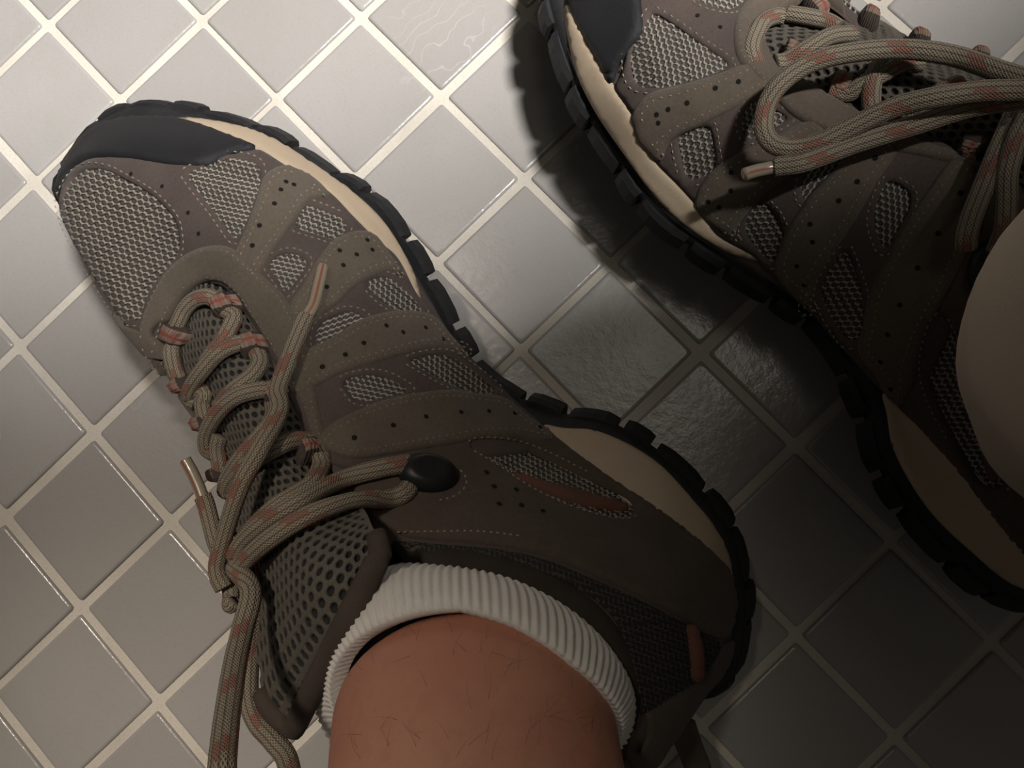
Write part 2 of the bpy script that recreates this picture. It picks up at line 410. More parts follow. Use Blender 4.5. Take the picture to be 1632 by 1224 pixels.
E_ = [p(310, 460, 46), p(330, 451, 46), p(352, 456, 47), p(374, 474, 48), p(402, 520, 52), p(430, 575, 56), p(465, 650, 62), p(516, 730, 69), p(574, 814, 76), p(634, 872, 80), p(775, 896, 79), p(896, 940, 78), p(980, 1014, 80), p(1012, 1125, 86), (252, 34, 92),
      (248, 15, 88), (236, 3, 82), (205, -4, 78), (172, 2, 77), (135, 16, 68), (100, 29, 58), p(268, 548, 51), p(285, 490, 47)]
# (rise, run) of the two middle rings per zone
NS = len(S1)
ringB, ringE = np.array([pt(q) for q in B]), np.array([pt(q) for q in E_])
M1, M2 = [], []
for i in range(NS):
    toe = i in (0, 1, 2, 3, 21, 22); fore = i in (4, 5, 6, 7, 20, 19, 18)
    r1, u1, r2, u2 = (0.22, 0.58, 0.58, 0.92) if toe else (0.24, 0.50, 0.60, 0.86) if fore else (0.20, 0.36, 0.52, 0.72)
    d = ringE[i] - ringB[i]
    M1.append(ringB[i] + d * [r1, r1, u1]); M2.append(ringB[i] + d * [r2, r2, u2])
M1, M2 = np.array(M1), np.array(M2)
PN, VN = 14, 12
rings = [np.array([pt(q) for q in S2]), ringB, M1, M2, ringE]
dense = np.array([cr(r, PN, True) for r in rings])              # rings x P x 3
grid = cr(dense, VN)                                            # V x P x 3
nv, npp = grid.shape[:2]
def shell_faces(nv, npp):
    return [(v * npp + q, v * npp + (q + 1) % npp, (v + 1) * npp + (q + 1) % npp, (v + 1) * npp + q) for v in range(nv - 1) for q in range(npp)]
SV, SF = grid.reshape(-1, 3), shell_faces(nv, npp)
def vert_normals(V, Fc):
    V = np.asarray(V); N = np.zeros_like(V)
    Fa = np.array(Fc); n = np.cross(V[Fa[:, 2]] - V[Fa[:, 0]], V[Fa[:, 3]] - V[Fa[:, 1]])
    for k in range(4): np.add.at(N, Fa[:, k], n)
    return N / (np.linalg.norm(N, axis=1)[:, None] + 1e-12)
SN = vert_normals(SV, SF)
if np.mean(SN[:, 2]) < 0: SF = [f[::-1] for f in SF]; SN = -SN
class Surf:
    """a quad surface that can be hit by photo rays, with smooth normals"""
    def __init__(s, V, Fc):
        s.V = np.asarray(V); s.F = Fc; s.N = vert_normals(V, Fc); s.b = BVHTree.FromPolygons([tuple(v) for v in s.V], Fc)
    def norm(s, co, idx):
        f = list(s.F[idx]); dd = np.linalg.norm(s.V[f] - co, axis=1); w = 1 / (dd + 1e-5) ** 2
        n = (s.N[f] * w[:, None]).sum(0); return n / np.linalg.norm(n)
    def hit(s, fr, x, y, flip=False, last=None):
        C = fr.C.copy(); d = fr.ray(x, y)
        if flip: C[1] *= -1; d = d * [1, -1, 1]
        h = s.b.ray_cast(Vector(C), Vector(d))
        s.miss = h[0] is None or h[1].dot(Vector(d)) > 0.35
        if s.miss:
            dep = last if last else 0.28
            for _ in range(4):
                h = s.b.find_nearest(Vector(C + d * dep)); dep = (np.array(h[0]) - C) @ d
        co = np.array(h[0]); return co, s.norm(co, h[2]), (co - C) @ d
US = Surf(SV, SF)
both('upper', mk('upper', SV, SF), M['underlay'])

def panel(name, poly, mt, thick, holes=(), step=6.0, roll=6.0, surf=None, closed_smooth=True, edge=0.4, fr=None, pattern=None, base=0.0, depth=0.0005, uvrot=0.0, box=None, dome=False):
    """a sheet traced on the photo, laid onto the shoe surface with real thickness and a rolled edge"""
    surf = surf or US; fr = fr or LF
    def prep(q): return resample(cr(q, 6, True) if closed_smooth else np.asarray(q, float), min(step, 4.5), True)
    loops = [prep(poly)] + [prep(h) for h in holes]
    P = np.concatenate(loops); nb = len(P)
    edges, k = [], 0
    for L in loops:
        n = len(L); edges += [(k + i, k + (i + 1) % n) for i in range(n)]; k += n
    lo, hi = loops[0].min(0), loops[0].max(0)
    gxx, gyy = np.meshgrid(np.arange(lo[0], hi[0], step), np.arange(lo[1], hi[1], step)); Gp = np.stack([gxx.ravel(), gyy.ravel()], 1)
    Gp = Gp + (0 if pattern else rng.uniform(-0.15, 0.15, Gp.shape) * step)
    def inside(q):
        r = in_poly(q, loops[0])
        for h in loops[1:]: r &= ~in_poly(q, h)
        return r
    Gp = Gp[inside(Gp)]
    if len(Gp):
        D = np.min([dist_poly(Gp, L) for L in loops], axis=0); Gp = Gp[D > step * 0.55]
    A = np.concatenate([P, Gp]) if len(Gp) else P
    r = delaunay_2d_cdt([Vector(q) for q in A], edges, [], 0, 1e-4)
    V2 = np.array([tuple(v) for v in r[0]]); Tr = np.array([f for f in r[2] if len(f) == 3])
    cen = V2[Tr].mean(1); Tr = Tr[inside(cen)]
    e1, e2 = V2[Tr[:, 1]] - V2[Tr[:, 0]], V2[Tr[:, 2]] - V2[Tr[:, 0]]
    cw = (e1[:, 0] * e2[:, 1] - e1[:, 1] * e2[:, 0]) > 0
    Tr[cw] = Tr[cw][:, ::-1]                                   # y runs down in the photo
    D = np.min([dist_poly(V2, L) for L in loops], axis=0)
    lift = thick * (edge + (1 - edge) * np.sqrt(np.clip(1 - (1 - np.clip(D / roll, 0, 1)) ** 2, 0, 1)))
    hole = None
    if pattern: hole = pattern(V2); 
    Vo, last = np.zeros((len(V2), 3)), None; Nn = np.zeros_like(Vo); ms = np.zeros(len(V2), bool)
    for i, q in enumerate(V2):
        co, n, last = surf.hit(fr, q[0], q[1], last=last)
        Vo[i] = co; Nn[i] = n; ms[i] = surf.miss
    if pattern is not None or name in ('toe_cap', 'leather_underlay'): Tr = Tr[~ms[Tr].any(1)]
    # relax the sheet so that grazing hits do not leave it ragged
    ec = {}
    for t in Tr:
        for a, b in ((t[0], t[1]), (t[1], t[2]), (t[2], t[0])): k_ = (min(a, b), max(a, b)); ec[k_] = ec.get(k_, 0) + 1
    eb = np.array([k_ for k_, c_ in ec.items() if c_ == 1]); ei = np.array([k_ for k_, c_ in ec.items() if c_ == 2]) if any(c_ == 2 for c_ in ec.values()) else np.zeros((0, 2), int)
    onb = np.zeros(len(V2), bool); onb[eb.ravel()] = True
    for _ in range(5):
        for arr in (Vo, Nn):
            acc = np.zeros_like(arr); cn = np.zeros(len(V2))
            for E2, need in ((eb, True), (ei, False)):
                for a, b in ((0, 1), (1, 0)):
                    i_, j_ = E2[:, a], E2[:, b]
                    if not need: k_ = ~onb[i_]; i_, j_ = i_[k_], j_[k_]
                    np.add.at(acc, i_, arr[j_]); np.add.at(cn, i_, 1)
            k_ = cn > 0; arr[k_] = arr[k_] * 0.5 + 0.5 * acc[k_] / cn[k_][:, None]
    Nn /= np.linalg.norm(Nn, axis=1)[:, None] + 1e-12
    off = lift + base
    if hole is not None: off = off - hole * depth * np.clip(D / 4, 0, 1)
    Vt = Vo + Nn * off[:, None]
    # skirt down to the surface along the borders
    cnt = {}
    for t in Tr:
        for a, b in ((t[0], t[1]), (t[1], t[2]), (t[2], t[0])):
            cnt[(a, b)] = 1
    bd = [(a, b) for (a, b) in cnt if (b, a) not in cnt]
    low = {}
    Vl = [v for v in Vt]; Fc = [tuple(t) for t in Tr]; hl = list(hole) if hole is not None else None
    for a, b in bd:
        for q in (a, b):
            if q not in low:
                low[q] = len(Vl); Vl.append(Vo[q] - Nn[q] * 0.0006)
                if hl is not None: hl.append(1.0)
        Fc.append((b, a, low[a], low[b]))
    uv = None
    if box is not None:
        c, ux, uy, L, W = box
        q = V2 - c; uv2 = np.stack([q @ ux / L + 0.5, q @ uy / W + 0.5], 1)
        uv = np.concatenate([uv2, uv2[[k for k in low]]]) if low else uv2
    me = mk(name, Vl, Fc, uv=uv, attr=hl)
    return me
# zoom frames of the photograph used while tracing
def Zf(x0, y0, k): return lambda pts: [(x0 + a * k, y0 + b * k) for a, b in pts]
ZA = Zf(60, 140, .30637); ZB = Zf(360, 230, .30637); ZC = Zf(240, 430, .30637); ZD = Zf(500, 560, .44118); ZE = Zf(240, 700, .42808)
ZF = Zf(840, 0, .30637); ZG = Zf(1132, 0, .30637); ZK = Zf(900, 900, .26473)
def weave(ang, cu, cv):
    ca, sa = math.cos(math.radians(ang)), math.sin(math.radians(ang))
    def f(q):
        u = (q[:, 0] * ca + q[:, 1] * sa) / cu; v = (-q[:, 0] * sa + q[:, 1] * ca) / cv
        row = np.floor(v); uu = u + 0.5 * (row % 2) + 0.12 * np.sin(v * 2 * math.pi)
        fu = np.abs((uu % 1) - 0.5) * 2; fv = np.abs((v % 1) - 0.5) * 2
        return np.clip(1.45 - (fu ** 2 * 1.15 + fv ** 2 * 1.25), 0, 1) ** 1.3 * (0.85 + 0.15 * np.sin(q[:, 0] * 1.7 + q[:, 1] * 2.3))
    return f
W = {}
W['toe'] = ZA([(545, 1212), (560, 1130), (620, 1010), (700, 920), (745, 850), (745, 760), (720, 680), (640, 590), (560, 530), (450, 470), (380, 435), (300, 422), (230, 438), (170, 505), (128, 600), (106, 690), (115, 790), (152, 880), (210, 985), (290, 1085), (380, 1165), (470, 1205)])
W['tri'] = ZA([(780, 450), (860, 415), (960, 375), (1060, 375), (1130, 395), (1160, 430), (1155, 520), (1130, 590), (1100, 680), (1060, 770), (1035, 795), (1000, 760), (930, 660), (850, 560), (790, 480)])
W['w3'] = ZB([(415, 318), (500, 345), (570, 375), (620, 400), (632, 430), (600, 480), (560, 505), (480, 480), (400, 455), (355, 435), (375, 385), (400, 340)])
W['w4'] = ZB([(285, 580), (340, 570), (400, 590), (425, 615), (410, 660), (370, 710), (330, 770), (305, 780), (290, 740), (250, 680), (225, 640), (245, 600)])
W['w5'] = ZB([(720, 725), (790, 695), (850, 700), (900, 730), (960, 790), (1010, 850), (1020, 880), (960, 885), (880, 870), (800, 820), (750, 770)])
W['w6'] = ZB([(470, 980), (500, 930), (560, 895), (620, 873), (690, 885), (725, 918), (700, 955), (640, 985), (570, 1032), (500, 1060), (470, 1050)])
W['w7'] = ZD([(340, 35), (430, 15), (490, 20), (540, 50), (600, 95), (660, 150), (600, 160), (500, 130), (430, 95), (370, 60)])
W['w8'] = ZD([(105, 110), (170, 90), (240, 90), (300, 115), (345, 150), (280, 165), (200, 185), (150, 180), (120, 145)])
W['w9'] = ZD([(560, 345), (640, 338), (740, 355), (850, 400), (960, 455), (1060, 500), (1130, 540), (1160, 575), (1140, 605), (1070, 605), (960, 575), (860, 535), (760, 480), (690, 430), (610, 380)])
pat = {'toe': weave(18, 11.0, 9.0), 'tri': weave(12, 9.5, 7.5), 'w3': weave(20, 9.5, 7.5), 'w4': weave(12, 9.5, 7.5), 'w5': weave(38, 10, 7.5), 'w6': weave(-20, 10, 7.5), 'w7': weave(35, 10, 7.5), 'w8': weave(12, 10, 7.5), 'w9': weave(28, 9.5, 7)}
for k, q in W.items():
    qq = np.array(q); cc = qq.mean(0); qq = cc + (qq - cc) * (1.0 + 5.0 / np.linalg.norm(qq - cc, axis=1)[:, None])   # tucks under the leather edge
    both('mesh_window', panel('mesh_window', qq, M['weave'], 0.0005, step=2.0, roll=8, pattern=pat[k], depth=0.0007), M['weave'])

MF = ZA([(715, 160), (900, 163), (1060, 195), (1180, 235), (1290, 290), (1430, 375), (1540, 450), (1640, 520)]) + [(592, 332), (622, 362), (648, 405), (664, 450), (671, 482), (655, 460), (632, 412), (600, 386), (560, 346), (520, 306), (470, 277), (412, 240), (350, 214)]
MH = [(862, 679), (900, 677), (950, 686), (1000, 706), (1060, 745), (1120, 803), (1158, 868), (1173, 920), (1170, 946), (1150, 928), (1120, 895), (1075, 857), (1000, 802), (940, 752), (900, 716)]
MFs, MHs = [np.array(cr(q, 4, True)) for q in (MF, MH)]
def avoid(q):
    q = np.array([q])
    return any(in_poly(q, z_)[0] or dist_poly(q, np.array(z_))[0] < 7 for z_ in (MFs, MHs))
def stitches(lines, name='stitching', step=10.5, ln=7.0, w=0.00026, surf=None, off=0.0016, fr=None, col=None):
    """thread dashes on a traced line: small faceted beads of thread"""
    surf = surf or US; fr = fr or LF; V, Fc = [], []
    for L, o in lines:
        q = resample(cr(L, 8), 1.0); i = 0.0; last = None
        while i + ln < len(q):
            a, b = q[int(i)], q[int(i + ln)]
            if avoid(a) or avoid(b): i += step; continue
            A, n, last = surf.hit(fr, *a, last=last); Bp, n2, last = surf.hit(fr, *b, last=last)
            n = n + n2; n /= np.linalg.norm(n); A = A + n * (o or off); Bp = Bp + n * (o or off)
            d = Bp - A; Ld = np.linalg.norm(d)
            if 1e-5 < Ld < 0.004:
                d /= Ld; s = np.cross(d, n); k = len(V); mid = (A + Bp) / 2
                V += [A - n * w, mid + s * w * 1.2 - n * w * 0.4, mid + n * w * 1.1, mid - s * w * 1.2 - n * w * 0.4, Bp - n * w]
                Fc += [(k, k + 2, k + 1), (k, k + 3, k + 2), (k + 4, k + 1, k + 2), (k + 4, k + 2, k + 3)]
            i += step
    return mk(name, V, Fc, smooth=False)
def perfs(pts, r=0.0009, off=0.0019, surf=None):
    surf = surf or US; V, Fc = [], []
    for x, y in pts:
        co, n, _ = surf.hit(LF, x, y); a = np.cross(n, [1, 0, 0]); a /= np.linalg.norm(a); b = np.cross(n, a); k = len(V)
        V.append(co + n * (off + 0.00005))
        for j in range(8):
            th = j * math.pi / 4; V.append(co + n * off + (a * math.cos(th) + b * math.sin(th)) * r)
        Fc += [(k, k + 1 + j, k + 1 + (j + 1) % 8) for j in range(8)]
    return mk('perforations', V, Fc)
def inset(poly, d):
    q = np.array(resample(cr(poly, 6, True), 4, True)); t = np.roll(q, -1, 0) - np.roll(q, 1, 0)
    t /= np.linalg.norm(t, axis=1)[:, None] + 1e-9; nrm = np.stack([-t[:, 1], t[:, 0]], 1)
    area = 0.5 * np.sum(q[:, 0] * np.roll(q[:, 1], -1) - np.roll(q[:, 0], -1) * q[:, 1])
    return q + nrm * d * (1 if area > 0 else -1)

# leather underlay with the windows cut out
L1 = [(92, 372), (100, 300), (125, 262), (200, 248), (300, 254), (400, 246), (412, 240), (460, 270), (520, 305), (560, 345), (600, 385), (632, 412), (662, 470), (682, 492), (720, 545), (780, 602), (830, 650), (866, 684), (850, 720), (700, 735), (560, 748), (516, 728), (490, 685), (466, 640), (452, 600), (430, 560), (408, 518), (380, 478), (352, 456), (330, 451), (305, 462), (284, 492), (266, 548), (258, 572), (246, 580), (215, 545), (185, 517), (150, 487), (120, 445), (100, 402)]
both('leather_underlay', panel('leather_underlay', L1, M['underlay'], 0.0011, holes=[W[k] for k in ('toe', 'tri', 'w3', 'w4', 'w5', 'w6', 'w7', 'w8')], step=7, roll=4, edge=0.7), M['underlay'])
# midsole wedges
both('midsole', panel('midsole', MF, M['midsole'], 0.0012, step=6, roll=7, edge=0.3), M['midsole'], label='sand coloured foam wedge under the ball of the foot')
both('midsole', panel('midsole', MH, M['midsole'], 0.0012, step=7, roll=8, edge=0.3), M['midsole'], label='tall sand coloured foam wedge under the heel')
# overlays
TB = ZA([(78, 690), (92, 600), (112, 480), (150, 370), (215, 285), (300, 215), (380, 178), (500, 160), (620, 160), (740, 170), (850, 200), (950, 237), (1050, 277), (1150, 318), (1060, 332), (960, 372), (880, 410), (780, 417), (650, 405), (540, 385), (420, 373), (290, 373), (210, 418), (155, 490), (118, 570), (102, 660), (100, 740), (120, 800), (158, 890), (220, 1000), (295, 1095), (385, 1175), (450, 1215), (430, 1225), (350, 1180), (265, 1095), (188, 995), (128, 895), (90, 795)])
both('toe_cap', panel('toe_cap', TB, M['rubber_cap'], 0.0022, step=6, roll=6), M['rubber_cap'], label='smooth black rubber toe cap')
ES = [(226, 541), (231, 505), (244, 475), (268, 432), (302, 403), (335, 392), (366, 393), (388, 407), (425, 445), (455, 475), (478, 520), (492, 560), (505, 620), (518, 680), (532, 738), (514, 730), (500, 695), (486, 650), (472, 620), (460, 598), (448, 578), (431, 547), (412, 517), (396, 491), (378, 464), (354, 449), (330, 449), (303, 466), (282, 493), (270, 520), (262, 548), (258, 572), (268, 600), (258, 600), (246, 582), (234, 560)]
ST1 = ZB([(195, 180), (230, 148), (300, 118), (370, 140), (460, 188), (530, 258), (548, 290), (480, 285), (430, 305), (400, 335), (370, 392), (322, 462), (290, 515), (240, 585), (200, 655), (170, 725), (150, 765), (100, 740), (60, 690), (48, 620), (60, 550), (92, 480), (130, 380), (168, 270)])
ST2 = ZB([(640, 465), (720, 458), (775, 480), (830, 550), (890, 640), (945, 700), (880, 675), (820, 672), (740, 705), (660, 755), (590, 830), (520, 880), (470, 935), (420, 965), (330, 910), (340, 830), (400, 740), (450, 650), (500, 570), (560, 505)])
ST3 = ZC([(720, 520), (780, 430), (900, 385), (1000, 320), (1100, 260), (1250, 222), (1400, 225), (1470, 250), (1540, 330), (1620, 420), (1660, 470), (1600, 440), (1500, 422), (1400, 430), (1280, 460), (1150, 500), (1000, 545), (900, 600), (800, 640), (740, 650), (720, 590)])
ST4 = ZD([(20, 330), (60, 272), (150, 222), (250, 182), (350, 160), (480, 145), (600, 160), (690, 175), (770, 240), (840, 285), (880, 330), (800, 342), (740, 327), (600, 326), (480, 346), (350, 367), (220, 387), (140, 394), (80, 375)])
AP = ZD([(150, 395), (300, 378), (450, 347), (560, 330), (700, 326), (800, 335), (845, 300), (900, 330), (960, 376), (1100, 475), (1250, 575), (1400, 695), (1500, 795), (1528, 880), (1515, 965), (1460, 1040), (1280, 940), (1150, 872), (1000, 805), (850, 742), (700, 707), (560, 692), (430, 682), (330, 672), (270, 642), (215, 608), (175, 560), (135, 480), (118, 420)])
HP = ZK([(945, 475), (1015, 440), (1035, 470), (1015, 560), (960, 700), (900, 830), (815, 955), (740, 1080), (680, 1130), (600, 1224), (400, 1224), (340, 1010), (380, 930), (520, 860), (640, 780), (720, 730), (800, 680), (880, 600)])
CK = ZD([(240, 690), (330, 690), (430, 700), (560, 710), (700, 725), (850, 762), (1000, 825), (1150, 890), (1290, 960), (1400, 1015), (1462, 1050), (1440, 1110), (1380, 1200), (1330, 1260), (1240, 1290), (1150, 1320), (1130, 1320), (1145, 1200), (1130, 1080), (1075, 955), (960, 862), (820, 795), (640, 748), (450, 732), (320, 722)])
both('collar_mesh', panel('collar_mesh', CK, M['knit'], 0.0012, step=2.6, roll=8, pattern=weave(20, 9, 8), depth=0.0006), M['knit'], label='dark knit mesh band round the ankle')
both('ankle_panel', panel('ankle_panel', AP, M['nubuck'], 0.0019, holes=[W['w9']], step=7, roll=6), M['nubuck'])
both('heel_panel', panel('heel_panel', HP, M['nubuck'], 0.0020, step=7, roll=6), M['nubuck'])
for q, nm in ((ST4, 'strap'), (ST3, 'strap'), (ST2, 'strap'), (ST1, 'strap')):
    both(nm, panel(nm, q, M['suede'], 0.0023, step=6, roll=5, edge=0.45), M['suede'])
both('eyestay', panel('eyestay', ES, M['suede'], 0.0026, step=6, roll=6, edge=0.4), M['suede'])
both('trim_cord', panel('trim_cord', ZD([(715, 438), (800, 470), (900, 497), (1010, 527), (1120, 560), (1138, 580), (1040, 572), (920, 547), (810, 507), (740, 467)]), M['stripe'], 0.0022, step=5, roll=5, base=0.0003), M['stripe'], label='rust brown cord set in the heel window')
both('trim_cord', panel('trim_cord', ZK([(712, 352), (755, 375), (785, 480), (797, 600), (788, 680), (745, 712), (738, 600), (728, 470)]), M['stripe'], 0.0024, step=5, roll=4, base=0.0008), M['stripe'], label='rust brown cord at the back of the ankle')
# stitching
sl = []
for q in (ST1, ST2, ST3, ST4):
    sl += [(inset(q, 7), 0.00215), (inset(q, 13), 0.00235)]
sl += [(inset(ES, 7), 0.0025)]
for k in ('toe', 'tri', 'w3', 'w4', 'w5', 'w6', 'w7', 'w8'): sl.append((inset(W[k], -7), 0.0013))
sl += [(inset(W['w9'], -6), 0.0021), (ZD([(300, 668), (450, 668), (600, 670), (760, 690)]), 0.0021), (ZD([(500, 430), (535, 455), (545, 500), (500, 540), (430, 555)]), 0.0021)]
both('stitching', stitches(sl), M['thread'], kind='stuff')
sl = [(inset(TB, 6)[:60], 0.0024)]
pf = ZB([(305, 220), (345, 235), (250, 330), (280, 260), (180, 440), (150, 540), (110, 640), (720, 520), (745, 570), (665, 595), (600, 650), (580, 575), (520, 760), (470, 800)]) + \
     ZC([(1210, 310), (1295, 345), (1410, 320), (1100, 400), (1010, 460), (1500, 380), (900, 520), (150, 90)]) + \
     ZD([(280, 280), (395, 250), (520, 235), (620, 232), (712, 240), (805, 290), (615, 455), (645, 508), (725, 520), (665, 572), (745, 578), (822, 600), (150, 320)])
both('perforations', perfs(ZA([(500, 455), (660, 520), (795, 655), (850, 760)]), off=0.00125, r=0.0007), M['hole'], kind='stuff')
both('perforations', perfs(pf, off=0.0024, r=0.0008), M['hole'], kind='stuff')

# outer side of the shoe, laid out in ring coordinates (station, height 0 sole .. 4 opening)
def sh(pq, vq):
    pq = (pq % NS) * PN; vq = min(max(vq, 0), 4) * VN; i, j = int(vq), int(pq); a, b = vq - i, pq - j; i2, j2, j = min(i + 1, nv - 1), (j + 1) % npp, j % npp
    g0 = grid[i, j] * (1 - b) + grid[i, j2] * b; g1 = grid[i2, j] * (1 - b) + grid[i2, j2] * b
    return g0 * (1 - a) + g1 * a
def ring_panel(name, c0_, c1_, c2_, c3_, th_, nu=18, nv_=14, pat_=None, depth=0.0006):
    """corners (station, height): c0-c1 bottom edge, c3-c2 top edge"""
    V, A_ = [], []; c = [np.array(q, float) for q in (c0_, c1_, c2_, c3_)]
    for j in range(nv_ + 1):
        for i in range(nu + 1):
            u, v_ = i / nu, j / nv_; q = (c[0] * (1 - u) + c[1] * u) * (1 - v_) + (c[3] * (1 - u) + c[2] * u) * v_
            e = 1e-2; P0 = sh(*q); n = np.cross(sh(q[0] + e, q[1]) - sh(q[0] - e, q[1]), sh(q[0], q[1] + e) - sh(q[0], q[1] - e)); n /= np.linalg.norm(n) + 1e-12
            if n @ (P0 - np.array([P0[0], 0.04, 0.02])) < 0: n = -n
            d_ = min(u, 1 - u, v_, 1 - v_); hh = 0.0
            if pat_: hh = pat_(u, v_); A_.append(hh)
            V.append(P0 + n * (th_ * (0.0 if d_ == 0 else 1.0) - hh * depth - (0.0004 if d_ == 0 else 0)))
    Fc = [(j * (nu + 1) + i, j * (nu + 1) + i + 1, (j + 1) * (nu + 1) + i + 1, (j + 1) * (nu + 1) + i) for j in range(nv_) for i in range(nu)]
    me = mk(name, V, Fc, attr=A_ if pat_ else None)
    bm = bmesh.new(); bm.from_mesh(me); bmesh.ops.recalc_face_normals(bm, faces=bm.faces); bm.to_mesh(me); bm.free()
    return me
dots = lambda nu_, nv2: (lambda u, v_: max(0.0, min(1.0, 1.3 - ((abs((u * nu_ + 0.5 * (int(v_ * nv2) % 2)) % 1 - 0.5) * 2) ** 2 + (abs((v_ * nv2) % 1 - 0.5) * 2) ** 2) * 1.2)))
both('midsole', ring_panel('midsole', (13.6, 0.02), (21.2, 0.02), (21.2, 0.98), (13.6, 0.98), 0.0012, 60, 4), M['midsole'], label='sand coloured foam wedge along the outer side')
for pa, pb, qa, qb in ((20.15, 20.75, 20.55, 21.0), (19.2, 19.8, 19.5, 20.0), (18.2, 18.8, 18.5, 19.0), (17.2, 17.8, 17.5, 18.0)):
    both('strap', ring_panel('strap', (pa, 1.02), (pb, 1.02), (qb, 3.9), (qa, 3.9), 0.0022), M['suede'])
for pa, pb, qa, qb in ((19.9, 20.05, 20.1, 20.45), (18.9, 19.1, 19.1, 19.4), (17.9, 18.1, 18.1, 18.4)):
    both('mesh_window', ring_panel('mesh_window', (pa, 1.3), (pb, 1.3), (qb, 3.3), (qa, 3.3), 0.0008, 36, 60, dots(6, 16)), M['weave'])

# ------------------------------------------------------------ outsole with lugs
R1 = cr([pt(q) for q in S1], PN, True); R2 = cr([pt(q) for q in S2], PN, True)
cen = R1.mean(0)
def inset3(Rg, d, z):
    t = np.roll(Rg, -1, 0) - np.roll(Rg, 1, 0); n = np.stack([t[:, 1], -t[:, 0]], 1); n /= np.linalg.norm(n, axis=1)[:, None]
    if np.sum(n * (Rg - cen)[:, :2]) < 0: n = -n
    o = Rg.copy(); o[:, :2] -= n * d
    if z is not None: o[:, 2] = z
    return o
toe_spring = np.clip((0.055 - R1[:, 0]) / 0.075, 0, 1) ** 1.5 * 0.007
S0 = inset3(R1, 0.004, None); S0[:, 2] = 0.0025 + toe_spring
Sa = inset3(R1, 0.0016, None); Sa[:, 2] = R1[:, 2] - 0.003
Sb = inset3(R1, 0.0022, None); Sb[:, 2] = R1[:, 2] + 0.0015
Sc = R2 + [0, 0, 0.0006]
og = np.array([inset3(S0, 0.02, None), S0, Sa, inset3(R1, 0.0010, None), Sb, Sc, inset3(R2, 0.003, None)])
og[0][:, 2] = S0[:, 2]
V = og.reshape(-1, 3); Fc = shell_faces(len(og), npp); Nn = vert_normals(V, Fc)
rev = np.mean((Nn * (V - cen))[npp * 3:npp * 4].sum(1)) < 0
if rev: Fc = [f[::-1] for f in Fc]
capf = tuple(range(npp)); Fc = list(Fc) + [capf if rev else capf[::-1]]
both('outsole', mk('outsole', V, Fc), M['rubber'])
# midsole skin under the arch (black) closes the gap between outsole and upper already: shell starts at ring S2
arc = np.r_[0, np.cumsum(np.linalg.norm(np.diff(np.concatenate([R1, R1[:1]]), axis=0), axis=1))]
lugs = []; s = 0.0; k = 0
while s < arc[-1] - 0.012:
    L = (0.019, 0.012, 0.016, 0.010)[k % 4]; lugs.append((s, s + L)); s += L + 0.0026; k += 1
def ring_at(Rg, s):
    q = np.concatenate([Rg, Rg[:1]]); return np.array([np.interp(s, arc, q[:, i]) for i in range(3)])
for k, (a, b) in enumerate(lugs):
    V, Fc = [], []; n = 5; outd = 0.0012 if k % 2 else 0.0004
    Ro = inset3(R1, -outd, None); Ri = inset3(R1, 0.006, None)
    for j in range(n):
        ss = a + (b - a) * j / (n - 1); po = ring_at(Ro, ss); pi = ring_at(Ri, ss); pm = ring_at(R1, ss); sp = np.interp(ss, arc, np.r_[toe_spring, toe_spring[:1]])
        end = 0.0006 if j in (0, n - 1) else 0.0
        dirn = (pi - po); dirn[2] = 0; dirn /= np.linalg.norm(dirn) + 1e-9
        po = po + dirn * end
        V += [(pi[0], pi[1], 0.0002 + sp), (*(po + dirn * 0.0016)[:2], 0.0002 + sp), (po[0], po[1], 0.0016 + sp), (po[0], po[1], pm[2] - 0.0012), (*(po + dirn * 0.0012)[:2], pm[2] + 0.0006), (pi[0], pi[1], pm[2] + 0.0004)]
    for j in range(n - 1):
        for i in range(6): i2 = (i + 1) % 6; Fc.append((j * 6 + i, j * 6 + i2, (j + 1) * 6 + i2, (j + 1) * 6 + i))
    Fc += [(5, 4, 3, 2, 1, 0), tuple((n - 1) * 6 + i for i in range(6))]
    me = mk('lug', V, Fc, smooth=False)
    bm = bmesh.new(); bm.from_mesh(me); bmesh.ops.recalc_face_normals(bm, faces=bm.faces); bm.to_mesh(me); bm.free()
    both('lug', me, M['rubber'])

# ------------------------------------------------------------ collar roll and lining
E_d = grid[-1]
i0, i1 = int(8.5 * PN), int(18.2 * PN)
col_pts = E_d[i0:i1]; col_n = np.tile([0.0, 0.0, 1.0], (len(col_pts), 1))
cx = E_d[i0:i1].mean(0)
inw = (cx - col_pts); inw[:, 2] = 0; inw /= np.linalg.norm(inw, axis=1)[:, None]
cp = col_pts + inw * 0.0030 + [0, 0, -0.0015]
taper = np.clip(np.minimum(np.arange(len(cp)), np.arange(len(cp))[::-1]) / 14, 0.25, 1)
v, f, u = tube(cp, col_n, 0.0040 * taper, 0.0046 * taper, 12)
both('collar', mk('collar', v, f, uv=u), M['lining'], label='dark padded collar lining')
lg = np.array([cp + inw * 0.002, cp + inw * 0.006 + [0, 0, -0.02], cp + inw * 0.010 + [0, 0, -0.05]])
lf = [(a * len(cp) + i, a * len(cp) + i + 1, (a + 1) * len(cp) + i + 1, (a + 1) * len(cp) + i) for a in range(2) for i in range(len(cp) - 1)]
both('lining', mk('lining', lg.reshape(-1, 3), lf), M['lining'])

